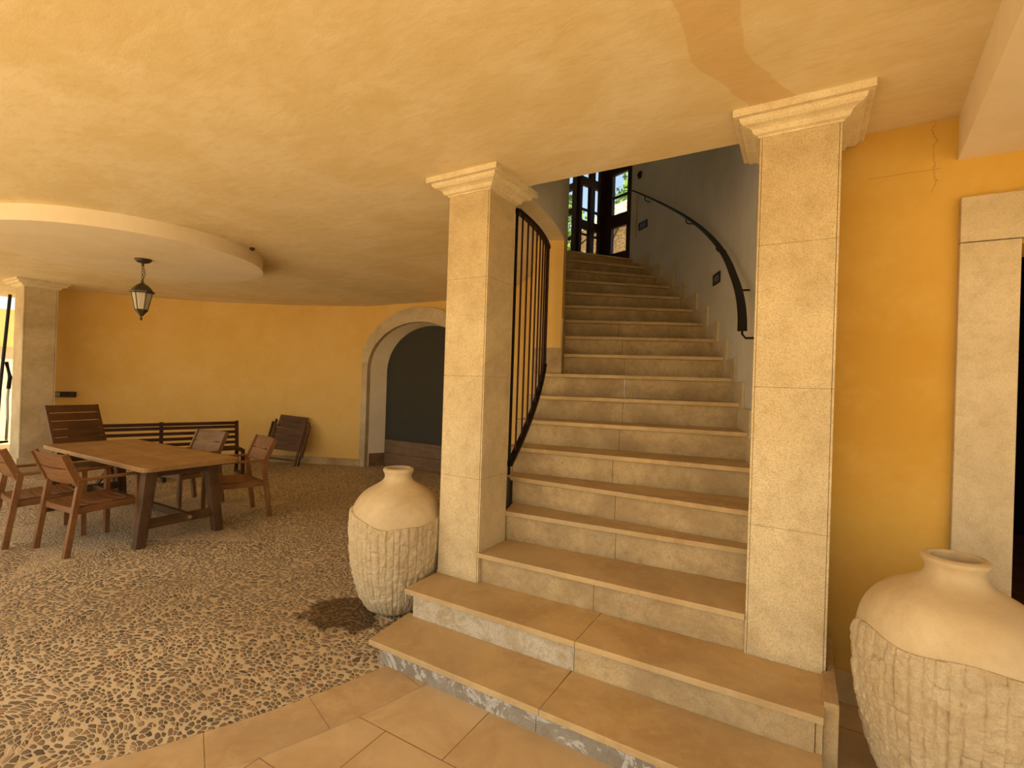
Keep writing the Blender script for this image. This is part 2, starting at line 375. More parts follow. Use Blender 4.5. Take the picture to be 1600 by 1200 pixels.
# pale six-pointed star laid in the court
sc_ = Vector((-6.2, 2.55)); st = MB(); pts = []
for i in range(6):
    t = radians(-49+60*i); pts.append((sc_.x+1.66*cos(t), sc_.y+1.66*sin(t)))
    t += radians(30); pts.append((sc_.x+.80*cos(t), sc_.y+.80*sin(t)))
st.prism(pts, -.01, .0012); struct(st, 'floor.003', M['star'])

# ------------------------------------------------------------------ structure: ceiling
ARC_IN = 4.04      # stair side of the inner wall
cp = [(-13.2, -1.7), (6, -1.7), (6, 3.3), (-.02, 3.3), (-.02, 2.96), (-1.80, 2.96)]
cp += [(p.x, p.y) for p in arc(ARC_IN+.004, 1.5, 70, 40)] + [(-4.3, 8.0), (-13.2, 8.0)]
struct(MB().prism(cp, ZC, ZC+.5), 'ceiling', M['ceiling'])
# round dropped disc
struct(MB().lathe([(1.235, 2.835), (1.235, ZC+.01)], (-6.24, 2.49, 0), 96, smooth=False), 'trim_3', M['white'])
# dropped beam on the right
bx = MB(); bx.prism([(.625, 3.16), (.50, 1.6), (.28, -1.65), (2.7, -1.65), (3.0, 3.16)], 2.763, ZC+.02)
struct(bx, 'trim_4', M['white'])

# ------------------------------------------------------------------ structure: walls
def outR(deg):
    return 5.54 + (.10*((15-deg)/15)**1.2 if deg < 15 else 0)
# curved outer wall of the stairwell
degs = [.9, 1.4]+[2.0+i*1.0 for i in range(0, 49)]+[50.6]
struct(MB().strip([PC(outR(d), d) for d in degs], [PC(outR(d)+.22, d) for d in degs], 0, 6.6, True), 'wall_stair_outer', M['grey'])
# inner wall: upper part above the opening, then full height from the ninth step on
inn = MB()
inn.strip(arc(3.76, 3.6, 92, 60), arc(ARC_IN+.008, 3.6, 92, 60), ZC+.004, 6.6, True)
struct(inn, 'wall_stair_inner', M['grey'])
inl = MB(); inl.strip(arc(3.76, 18.2, 54, 30), arc(ARC_IN, 18.2, 54, 30), 0, ZC, True)
o_inl = struct(inl, 'wall_stair_inner.001', M['yellow'])
# wall faced with the door on the right
wr = MB()
wr.box(-.12, .843, 3.14, 3.44, 0, ZC); wr.box(.843, 1.85, 3.14, 3.44, 2.33, ZC); wr.box(1.85, 6.0, 3.14, 3.44, 0, ZC)
struct(wr, 'wall_right', M['orange'])
struct(MB().box(.0, .64, 3.122, 3.142, -.003, .16), 'baseboard_right', M['tread'], .003)
tr = MB(); tr.box(.632, .846, 3.095, 3.30, 0, 2.345); tr.box(.632, 2.06, 3.095, 3.30, 2.349, 2.565); tr.box(1.846, 2.06, 3.095, 3.30, 0, 2.345)
struct(tr, 'trim_1', M['pillar2'], .004)
# room behind that door
rm = MB(); rm.box(.3, 5.0, 3.44, 8.2, -.08, -.0); struct(rm, 'floor.004', M['terracotta'])
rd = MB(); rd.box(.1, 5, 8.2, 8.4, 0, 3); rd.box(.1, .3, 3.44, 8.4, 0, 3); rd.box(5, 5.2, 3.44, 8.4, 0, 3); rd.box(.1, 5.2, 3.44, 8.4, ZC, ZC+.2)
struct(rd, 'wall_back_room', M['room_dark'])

# round back wall with the arch
def dens(P, n=6):
    """Catmull-Rom through plan points"""
    out = []
    for i in range(len(P)-1):
        p0 = Vector(P[max(i-1, 0)]); p1 = Vector(P[i]); p2 = Vector(P[i+1]); p3 = Vector(P[min(i+2, len(P)-1)])
        for j in range(n):
            t = j/n; out.append(.5*((2*p1)+(p2-p0)*t+(2*p0-5*p1+4*p2-p3)*t*t+(3*p1-p0-3*p2+p3)*t**3))
    out.append(Vector(P[-1])); return out
YA = 6.5
leftP = dens([(-10.98, 2.85), (-10.78, 3.2), (-10.42, 4.03), (-9.80, 4.84), (-8.98, 5.50), (-8.1, 6.02), (-7.3, 6.37), (-6.99, YA)], 6)
rightP = dens([(-4.45, YA+.03), (-4.1, 6.38), tuple(PC(3.76, 55).xy), tuple(PC(3.76, 48).xy), tuple(PC(3.76, 40).xy)], 5)
def off(P, d):
    out = []
    for i, p in enumerate(P):
        a = P[max(i-1, 0)]; b = P[min(i+1, len(P)-1)]; t = (b-a).normalized(); out.append(p+Vector((-t.y, t.x))*d)
    return out
struct(MB().strip(leftP, off(leftP, .3), 0, ZC, True), 'wall_back', M['yellow'])
struct(MB().strip(rightP, off(rightP, .12), 0, ZC, True), 'wall_back.001', M['yellow'])
# arch spandrel, splayed reveal and stone surround
AX, AA, AB, AZ = -5.74, 1.18, .84, 1.80
N = 40
def arch_pts(a, b, z):
    return [(AX-a, 0.0)]+[(AX-a*cos(pi*i/N), z+b*sin(pi*i/N)) for i in range(N+1)]+[(AX+a, 0.0)]
sp_ = MB(); A_in = arch_pts(AA+.1, AB+.1, AZ)
Yw = lambda x: YA+.06+.024*max(0, x+6.99)/2.5*1.0
for (x0, z0), (x1, z1) in zip(A_in[1:-1], A_in[2:-1]):
    sp_.add([(x0, Yw(x0), z0), (x1, Yw(x1), z1), (x1, Yw(x1), ZC), (x0, Yw(x0), ZC)], [(0, 1, 2, 3)])
sp_.add([(-6.995, YA, 0), (A_in[0][0], Yw(A_in[0][0]), 0), (A_in[0][0], Yw(A_in[0][0]), ZC), (-6.995, YA, ZC)], [(0, 1, 2, 3)])
sp_.add([(A_in[-1][0], Yw(-4.5), 0), (-4.40, Yw(-4.4)+.01, 0), (-4.40, Yw(-4.4)+.01, ZC), (A_in[-1][0], Yw(-4.5), ZC)], [(0, 1, 2, 3)])
o = sp_.build('wall_arch', M['yellow']); tag(o, kind='structure')
so = o.modifiers.new('thick', 'SOLIDIFY'); so.thickness = .12; so.offset = 0
su = MB(); Oa = arch_pts(AA+.22, AB+.25, AZ); Ia = arch_pts(AA, AB, AZ); R_ = [(x*0+AX+(x-AX)*.885, z-.03 if z > 0 else 0) for x, z in Ia]
yf = YA-.03
n = len(Oa)
vs_ = [(x, yf, z) for x, z in Oa]+[(x, yf, z) for x, z in Ia]+[(x, YA+.1, z) for x, z in Oa]+[(x, YA+.1, z) for x, z in Ia]
fs_ = []
for i in range(n-1): fs_ += [(i, i+1, n+i+1, n+i), (2*n+i, 2*n+i+1, i+1, i), (n+i, n+i+1, 3*n+i+1, 3*n+i)]
su.add(vs_, fs_)
struct(su, 'trim_2', M['pillar2'])
rv = MB(); vs_ = [(x, YA+.05, z) for x, z in Ia]+[(x, YA+.36, z) for x, z in R_]
rv.add(vs_, [(i, i+1, n+i+1, n+i) for i in range(n-1)], True)
struct(rv, 'wall_arch_reveal', M['white'])
kk = MB(); kk.add([(AX-AA+.004, YA+.06, 0), (R_[0][0]+.006, YA+.35, 0), (R_[0][0]+.006, YA+.35, .24), (AX-AA+.004, YA+.06, .24)], [(0, 1, 2, 3)])
struct(kk, 'baseboard_arch', M['boards'])
dr = empty('door_2', (0, 0, 0)); tag(dr, kind='structure')
MB().box(AX-AA-.1, AX+AA+.1, YA+.345, YA+.39, .0, 2.85).build('door_panel', M['dark_panel'], dr)
MB().box(AX-1.02, AX+1.02, YA+.318, YA+.343, .25, .495).build('plank', M['boards'], dr, .004)
MB().box(AX-1.02, AX+1.02, YA+.315, YA+.343, .005, .245).build('plank', M['boards'], dr, .004)
# low skirting round the back wall
lb = [p for p in leftP[4:]]
inn_ = [p-(q-p).normalized()*.015 for p, q in zip(lb, off(lb, .3))]
struct(MB().strip(inn_, lb, 0, .13, True), 'baseboard_back', M['riser'])

# far left space: wall and ceiling drop behind the far pillar
fw_ = MB(); fw_.box(-16.2, -16, -1.7, 8, 0, ZC); struct(fw_, 'wall_left', M['white'])
struct(MB().box(-16, -15.9, -1.7, 8, 2.1, ZC), 'wall_left.001', M['yellow'])
struct(MB().box(-16, -10.99, 5.2, 5.4, 0, ZC), 'wall_far_left', M['white'])
struct(MB().box(-16.2, -12.5, -3.2, 8, -.1, -.006), 'floor.005', M['tiles'])

# stairwell top: landing, roof and outside terrace
lp = [PC(3.9, 49.9), PC(5.6, 49.9)]
land = [(lp[0].x, lp[0].y), (lp[1].x, lp[1].y), (-1.2, 8.2), (-1.2, 9.5), (-7, 9.5), (-7, 7.0)]+[(p.x, p.y) for p in arc(3.9, 84, 52, 8)]
struct(MB().prism(land, 3.33, 3.505), 'floor.006', M['tread'])
struct(MB().box(-8.5, .6, 2.5, 8.6, 6.6, 6.8), 'ceiling.001', M['white'])
# wall closing the stairwell over the pillars, above the ceiling slab
struct(MB().box(-2.1, .3, 2.55, 2.75, ZC+.5, 6.6), 'wall_stair_front', M['grey'])
struct(MB().box(.0, .22, 2.75, 3.6, ZC, 6.6), 'wall_stair_side', M['grey'])
struct(MB().box(-8.5, -8.3, 2.9, 8.6, 3.4, 6.6), 'wall_landing_left', M['grey'])
struct(MB().box(-24, 16, 9.5, 40, 3.3, 3.45), 'floor.007', M['paving'])

# open court in front, in full sun
struct(MB().box(-40, 30, -40, -3.2, -.15, -.02), 'floor.008', M['paving'])

# ------------------------------------------------------------------ glazed screen at the stair head
def hit_line(P, d, px):
    dirx = _fw + _r*((px-800)/F_PX) - _u*((400-600)/F_PX)
    a, b = dirx.x, dirx.y
    # P + s d = t (a,b)
    det = d[0]*(-b) - (-a)*d[1]
    s = ((-P[0])*(-b) - (-a)*(-P[1]))/det
    return s
d1 = Vector((cos(radians(157)), sin(radians(157)))); d2 = Vector((cos(radians(67)), sin(radians(67))))
WA = Vector((-2.29, 7.28)); WB = WA+d1*.56; WA = WA-d1*.12; WD = WB-d2*.575; WE = WD+d1*1.3
def screen(idx, P, Q, cols, rails, ztop=6.6, label=None):
    """cols: (from,to) fractions of solid uprights; rails: (z0,z1) solid rails"""
    root = empty('window_%d' % idx); tag(root, kind='structure')
    L = (Q-P).length; t = (Q-P)/L; nrm = Vector((-t.y, t.x))
    def pt(s, o): q = P+t*s*L+nrm*o; return (q.x, q.y)
    f = MB()
    for a, b in cols:
        p = [pt(a, -.035), pt(b, -.035), pt(b, .035), pt(a, .035)]; f.prism(p, 3.5, ztop)
    for z0, z1, dpt in rails:
        p = [pt(0, -dpt), pt(1, -dpt), pt(1, dpt), pt(0, dpt)]; f.prism(p, z0, z1)
    f.build('window_frame', M['window_wood'], root, .003)
    g = MB(); g.prism([pt(0.02, -.003), pt(.98, -.003), pt(.98, .003), pt(.02, .003)], 3.55, ztop-.02)
    g.build('pane', M['glass'], root)
    return root
screen(1, WA, WB, [(0, .27), (.72, 1.0)], [(3.5, 3.70, .03), (4.10, 4.30, .03), (4.56, 4.595, .015), (4.93, 5.08, .03), (5.6, 5.7, .03)])
screen(2, WB, WD, [(0, .22), (.43, .60), (.90, 1.0)], [(3.5, 3.63, .03), (3.955, 3.985, .015), (4.05, 4.18, .03), (4.335, 4.37, .015), (4.72, 4.85, .03), (5.6, 5.7, .03)])
screen(3, WD, WE, [(0, .08), (.2, .26), (.50, .58), (.95, 1.0)], [(3.5, 3.66, .03), (3.89, 3.94, .015), (4.28, 4.37, .03), (4.66, 4.76, .03), (5.5, 5.6, .03)])

# ------------------------------------------------------------------ outside: trees and straw parasols on the upper terrace
def leaf_cloud(c, rx, rz, n, size):
    mb = MB(); vs = []; fs = []
    for i in range(n):
        u = random.random(); th = random.uniform(0, 2*pi); ph = math.acos(random.uniform(-1, 1)); r = .55+.45*u**.4
        k_ = 1+.25*noise.noise(Vector((cos(th)*2, sin(th)*2, cos(ph)*2))+Vector(c))
        p = Vector((c[0]+rx*r*k_*sin(ph)*cos(th), c[1]+rx*r*k_*sin(ph)*sin(th), c[2]+rz*r*k_*cos(ph)))
        a = Vector((random.gauss(0, 1), random.gauss(0, 1), random.gauss(0, 1))).normalized(); b = a.orthogonal().normalized()
        s = size*random.uniform(.6, 1.3); o = len(vs)
        vs += [p-a*s, p+b*s*.45, p+a*s, p-b*s*.45]; fs.append((o, o+1, o+2, o+3))
    mb.add(vs, fs); return mb
trees = [(-4.4, 21.5, 9.2, 3.0, 'leafy green tree seen through the right pane of the stair-head window'),
         (-12.4, 22.0, 9.4, 3.0, 'leafy green tree seen through the middle panes of the stair-head window'),
         (-8.2, 29.5, 10.6, 3.3, 'leafy green tree farthest back beyond the stair-head window'),
         (-17.8, 24.0, 8.4, 2.9, 'leafy green tree seen through the left pane of the stair-head window')]
for x, y, z, r, lab in trees:
    t = tag(empty('tree', (x, y, 3.45)), lab, 'tree', 'trees beyond the upper terrace')
    tk = MB(); tk.tube([(0, 0, -.05), (.1, .05, 1.5), (-.05, .1, z-3.45)], .14, 10); tk.build('trunk', M['bark'], t)
    leaf_cloud((0, 0, z-3.45), r, r*.95, 5200, .16).build('foliage', M['leaf'], t)
par = [(-3.9, 12.3, 'straw parasol behind the right pane of the stair-head window'),
       (-7.6, 13.0, 'straw parasol behind the left pane of the stair-head window'),
       (-6.1, 16.6, 'straw parasol behind the middle panes of the stair-head window')]
pp = None
for x, y, lab in par:
    if pp is None:
        pp = empty('straw_parasol'); 
        MB().tube([(0, 0, 0), (0, 0, 3.3)], .05, 12).build('pole', M['bark'], pp)
        cn = MB(); vs = []; fs = []; seg = 72
        for i, (r, z) in enumerate([(0.05, 3.5), (.5, 3.2), (1.0, 2.85), (1.6, 2.42), (1.75, 2.25)]):
            for j in range(seg):
                jit = (random.uniform(-.04, .04) if i else 0)
                vs.append(((r+jit)*cos(2*pi*j/seg), (r+jit)*sin(2*pi*j/seg), z+jit*.8))
        for i in range(4):
            for j in range(seg): fs.append((i*seg+j, i*seg+(j+1) % seg, (i+1)*seg+(j+1) % seg, (i+1)*seg+j))
        cn.add(vs, fs); oc = cn.build('canopy', M['straw'], pp); so = oc.modifiers.new('thick', 'SOLIDIFY'); so.thickness = .07
        rb = MB()
        for j in range(8): t_ = 2*pi*j/8; rb.bar((0, 0, 3.34), (1.65*cos(t_), 1.65*sin(t_), 2.27), .04, .04)
        rb.build('rib_frame', M['bark'], pp)
        q = pp
    else: q = copy_tree(pp)
    q.location = (x, y, 3.45); q.scale = (.86, .86, .86); tag(q, lab, 'parasol', 'straw parasols on the upper terrace')

# ------------------------------------------------------------------ staircase
Z = {1: .132, 2: .308, 3: .505}
for i in range(4, 19): Z[i] = .7117+.2013*(i-4)
def TH(i): return -1.37+3.638*(i-4)
stair = tag(empty('staircase', (-1.0, 2.1, 0)), 'curving limestone staircase of eighteen steps rising between the two pillars', 'staircase')
SL = Vector((1.0, -2.1, 0))
def sbuild(mb, name, mat, bevel=.004):
    mb.v = [(x+1.0, y-2.1, z) for x, y, z in mb.v]; return mb.build(name, mat, stair, bevel)
T = .032
PLX0, PLX1, PRX0, PRX1, PY0, PY1 = -2.106, -1.775, -.212, .130, 2.655, 2.985
PRY0 = 2.71; PRY1 = 3.04
def quadprism(poly, z0, z1): return MB().prism(poly, z0, z1)
# first two straight steps, built of slabs
sbuild(quadprism([(-2.078, 2.02), (-.99, 2.012), (-.99, 2.40), (-2.118, 2.40)], Z[1]-T, Z[1]), 'tread', M['tread'])
sbuild(quadprism([(-.989, 2.012), (.112, 2.0), (.112, 2.42), (-.985, 2.40)], Z[1]-T, Z[1]), 'tread', M['tread'])
sbuild(quadprism([(-2.02, 2.055), (-1.02, 2.048), (-1.02, 2.09), (-2.02, 2.09)], -.01, Z[1]-T), 'riser', M['riser_grey'], .002)
sbuild(quadprism([(-1.018, 2.048), (.09, 2.036), (.09, 2.09), (-1.018, 2.09)], -.01, Z[1]-T), 'riser', M['riser_grey'], .002)
sbuild(quadprism([(-2.105, 2.33), (-.96, 2.338), (-.96, 3.0), (-2.115, 2.70)], Z[2]-T, Z[2]), 'tread', M['tread'])
sbuild(quadprism([(-.9588, 2.338), (.112, 2.352), (.135, 2.75), (-.956, 3.0)], Z[2]-T, Z[2]), 'tread', M['tread'])
sbuild(quadprism([(-2.062, 2.368), (-.975, 2.376), (-.975, 2.42), (-2.062, 2.42)], Z[1], Z[2]-T), 'riser', M['riser_pale'], .002)
sbuild(quadprism([(-.973, 2.376), (.084, 2.39), (.084, 2.43), (-.973, 2.42)], Z[1], Z[2]-T), 'riser', M['riser'], .002)
# core masses carrying them
sbuild(quadprism([(-2.0, 2.1), (.07, 2.1), (.07, 2.5), (-2.0, 2.5)], -.01, Z[1]-T-.001), 'side_slab', M['riser'], 0)
sbuild(quadprism([(-2.05, 2.43), (.08, 2.44), (.08, 3.0), (-2.05, 3.0)], -.01, Z[2]-T-.001), 'side_slab', M['riser'], 0)
# third step: nosing in the plane of the pillar fronts
sbuild(quadprism([(-1.80, 2.652), (-.213, 2.697), (-.213, 3.2), (-1.774, 3.1)], Z[3]-T, Z[3]), 'tread', M['tread'])
sbuild(quadprism([(-1.774, 2.69), (-1.005, 2.712), (-1.005, 2.76), (-1.774, 2.74)], Z[2], Z[3]-T), 'riser', M['riser'], .002)
sbuild(quadprism([(-1.003, 2.712), (-.213, 2.735), (-.213, 2.78), (-1.003, 2.76)], Z[2], Z[3]-T), 'riser', M['riser'], .002)
# fourth step to the landing: winders round the centre of the court
RI = 3.80
for i in range(4, 19):
    t0 = TH(i); t1 = TH(i+1)+1.2
    ri = 4.03 if i == 4 else RI
    if i == 4: P0 = Vector((-1.775, 2.978)); P1 = Vector((-.16, 3.10)); n_ = Vector((-.07, 1)).normalized()
    else:
        P0 = PC(ri, t0).xy; P1 = PC(outR(t0)-.003, t0).xy; n_ = Vector((-sin(radians(t0)), cos(radians(t0))))
    if i == 5: P0 = Vector((-1.87, 3.20))
    if i == 18: e = [P1+n_*.3, P0+n_*.3]
    else: e = [PC(outR(t1)-.003, t1).xy, PC(RI, t1).xy]
    if i == 4: e = [Vector((-.16, 3.70)), Vector((-1.9, 3.34))]
    tm = (t0+t1)/2
    poly = [P0, P1]+([] if i in (4, 18) else [PC(outR(tm)-.003, tm).xy])+e
    sbuild(MB().prism(poly, Z[i]-T, Z[i]), 'tread', M['tread'])
    q0 = P0+n_*.035; q1 = P1+n_*.035; mid = (q0*.52+q1*.48)
    a_ = q0-(q1-q0)*(.04 if i == 4 else 0)
    for ra, rb_ in ((a_, mid), (mid+(q1-q0).normalized()*.002, q1)):
        sbuild(MB().prism([ra, rb_, rb_+n_*.05, ra+n_*.05], Z[i-1], Z[i]-T), 'riser', M['riser'], .002)
# skirting stepping up the outer wall, one stone per step
for i in range(5, 18):
    a0 = TH(i)-1.0; a1 = TH(i+1)-1.0
    dd = [a0+(a1-a0)*j/4 for j in range(5)]
    sbuild(MB().strip([PC(outR(d)-.022, d) for d in dd], [PC(outR(d)-.001, d) for d in dd], Z[i-1]-.02, Z[i]+.165), 'skirting', M['pillar2'], .002)
# skirting at the foot of the inner wall end
sk = MB(); sk.strip(arc(3.79, 17.85, 18.18, 1), arc(4.05, 17.85, 18.18, 1), Z[9], Z[9]+.24); sbuild(sk, 'skirting', M['riser'], .002)
sk = MB(); sk.strip(arc(4.042, 17.9, 22, 3), arc(4.056, 17.9, 22, 3), Z[9], Z[9]+.52); sbuild(sk, 'skirting', M['riser'], .002)
# outer string below the balustrade, on the room side
for i in range(4, 10):
    dd = [max(TH(i)+.4, 3.9), TH(i+1)+.4]
    if dd[1] <= dd[0]: continue
    sbuild(MB().strip([PC(3.815, d) for d in dd], [PC(3.86, d) for d in dd], 0, Z[i]-T), 'side_slab', M['pillar2'], 0)
# pedestal slab flanking the steps on the right
sbuild(MB().prism([(.086, 2.40), (.112, 2.40), (.112, 2.70), (.086, 2.70)], -.003, Z[2]-T-.002), 'side_slab', M['riser'], .002)
sbuild(MB().prism([(.1135, 2.44), (.168, 2.44), (.168, 3.10), (.135, 3.10), (.135, 2.72), (.1135, 2.70)], -.003, .33), 'side_slab', M['riser'], .004)

# ------------------------------------------------------------------ pillars
def pillar(x0, x1, y0, y1, z0, joints, label, mat, over=.115):
    cx, cy = (x0+x1)/2, (y0+y1)/2; t = tag(empty('stone_pillar', (cx, cy, z0)), label, 'pillar')
    hx, hy = (x1-x0)/2, (y1-y0)/2; H = 2.875-z0
    zs = [0]+[j-z0 for j in joints]+[H]
    core = MB().box(-hx+.012, hx-.012, -hy+.012, hy-.012, 0, H); core.build('core', M['capital'], t)
    for a, b in zip(zs, zs[1:]):
        f = MB(); e = .0005; s_ = .020; g = .0016
        # each course is four cladding slabs with thin joints; front and back lap the sides
        for yy in (-1, 1):
            y_a, y_b = (-hy, -hy+s_) if yy < 0 else (hy-s_, hy)
            f.box(-hx+g+.010, hx-g-.010, y_a, y_b, a+e, b-e)
            f.box(-hx, -hx+.010, y_a+.003, y_b, a+e, b-e); f.box(hx-.010, hx, y_a+.003, y_b, a+e, b-e)
        f.box(-hx, -hx+s_, -hy+s_+g, hy-s_-g, a+e, b-e); f.box(hx-s_, hx, -hy+s_+g, hy-s_-g, a+e, b-e)
        f.build('shaft', mat, t, .0015)
    prof = [(.0, 0), (.008, 0), (.008, .008), (.026, .013), (.032, .022), (.036, .034), (.050, .042), (.072, .048), (.084, .058), (.088, .068), (.088, .077), (.115, .077), (.115, .115)]
    cm = MB(); vs = []; 
    for o_, z_ in prof:
        o_ = o_*over/.115
        for sx, sy in ((-1, -1), (1, -1), (1, 1), (-1, 1)): vs.append((sx*(hx+o_), sy*(hy+o_), H-.012+z_))
    n_ = len(prof); fs = [(3, 2, 1, 0)]+[(i*4+j, i*4+(j+1) % 4, i*4+4+(j+1) % 4, i*4+4+j) for i in range(n_-1) for j in range(4)]+[tuple((n_-1)*4+j for j in range(4))]
    cm.add(vs, fs); cm.build('capital', M['capital'], t, .002)
    return t, hx, hy
pillar(PLX0, PLX1, PY0, PY1, Z[2], [.98, 1.65, 2.30], 'square limestone pillar left of the staircase, beside the jar on the pebbles', M['pillar'])
pillar(PRX0, PRX1, PRY0, PRY1, Z[2], [.95, 1.63, 2.33], 'square limestone pillar right of the staircase, before the ochre wall', M['pillar'])
ft, hx, hy = pillar(-10.62, -10.22, 2.66, 3.06, 0, [.27, 1.0, 1.68, 2.30], 'far limestone pillar at the left end of the ochre back wall', M['pillar2'])
MB().box(-hx-.03, hx+.03, -hy-.03, hy+.03, 0, .24).build('plinth', M['pillar2'], ft, .006)

# ------------------------------------------------------------------ balustrade between left pillar and the wall end
bal = tag(empty('balustrade', (-1.85, 3.0, 1.0)), 'black iron balustrade with upright bars right of the left pillar', 'balustrade')
BO = Vector((-1.85, 3.0, 1.0))
def bl(p): return Vector(p)-BO
RB = 3.915
def zb(d): return 1.03+ (d-1.0)*.0505
bp = [bl(PC(4.02-.105*(d-1)/15.2, d, zb(d))) for d in [1+i*.76 for i in range(21)]]
flat = [(-.022, -.012), (.022, -.012), (.022, .012), (-.022, .012)]
MB().sweep(bp, flat, smooth=False).build('bottom_rail', M['iron'], bal)
bpt = [bl(PC(4.02-.105*(d-1)/15.2, d, 2.845+.03*min(1, (d-1)/16))) for d in [1+i*.76 for i in range(21)]]
MB().sweep(bpt, flat, smooth=False).build('top_rail', M['iron'], bal)
MB().bar(bl(PC(RB, 16.2, zb(16.2))), bl(PC(RB, 16.2, 2.875)), .045, .02, (cos(.28), sin(.28), 0)).build('end_post', M['iron'], bal)
MB().bar(bl(PC(4.02, 1.0, .96)), bl(PC(4.02, 1.0, 2.86)), .02, .012, (1, 0, 0)).build('end_post', M['iron'], bal)
for i in range(8):
    d = 2.55+i*1.72; r_ = 4.02-.105*(d-1)/15.2
    MB().tube([bl(PC(r_, d, zb(d))), bl(PC(r_, d, 2.85))], .0075, 8).build('baluster', M['iron_red'], bal)

# ------------------------------------------------------------------ wall handrail
hr = tag(empty('handrail', (-.6, 4.5, 2.6)), 'dark flat iron handrail curving up the grey outer stair wall', 'handrail'); HO = Vector((-.6, 4.5, 2.6))
def rR(d): return (5.45+.04*min(1, max(0, (13-d)/10))) if d < 13 else 5.45
hd = [3.0+i*.975 for i in range(48)]
MB().sweep([PC(rR(d), d, 1.8076+.0552*d)-HO for d in hd], [(-.027, -.006), (.027, -.006), (.027, .006), (-.027, .006)], smooth=False).build('rail', M['iron'], hr)
for d in (3.6, 11.5, 21.5, 32.5, 45.2):
    z = 1.8076+.0552*d; r_ = rR(d); w_ = outR(d)
    pts_ = [PC(r_, d, z-.01), PC(r_, d, z-.05), PC(r_+.02, d, z-.075), PC(w_, d, z-.075)]
    b_ = MB().tube([p-HO for p in pts_], .007, 8)
    b_.build('bracket', M['iron'], hr)

# recessed stair lights and the small sensor on the outer wall
def wall_light(d, z, hw, hh, label):
    p = PC(outR(d), d, z); t = tag(empty('recessed_stair_light', p, radians(d)), label, 'wall light', 'recessed stair lights')
    f = MB(); f.box(-.014, .0, -hw, hw, hh-.02, hh); f.box(-.014, 0, -hw, hw, -hh, -hh+.02); f.box(-.014, 0, -hw, -hw+.02, -hh+.02, hh-.02); f.box(-.014, 0, hw-.02, hw, -hh+.02, hh-.02)
    f.build('frame', M['black'], t, .002)
    MB().box(-.008, -.001, -hw+.02, hw-.02, -hh+.02, hh-.02).build('lens', M['lens'], t)
wall_light(24.4, 2.725, .11, .055, 'dark framed recessed light low on the stair wall, near the handrail foot')
wall_light(47.0, 3.955, .11, .055, 'dark framed recessed light high on the stair wall, below the rail top')
tp = tag(empty('wall_sensor', PC(outR(48.2)-.001, 48.2, 4.72), radians(48.2)), 'small brown sensor above the top end of the handrail', 'sensor')
MB().box(-.03, 0, -.035, .035, -.05, .05).build('housing', M['bench_z'], tp, .01)
MB().tube([(-.03, 0, -.01), (-.045, 0, -.02)], .016, 12).build('lens', M['black'], tp)
ps = PC(outR(46.9)-.004, 46.9)
cnd = tag(MB().box(-.012, 0, -.012, .012, 0, .62).build('cable_cover', M['tread'], None, .002), 'thin tan cable cover running down from the handrail bracket', 'cable cover')
cnd.location = PC(outR(48.9)-.001, 48.9, 3.83); cnd.rotation_euler = (0, 0, radians(48.9))

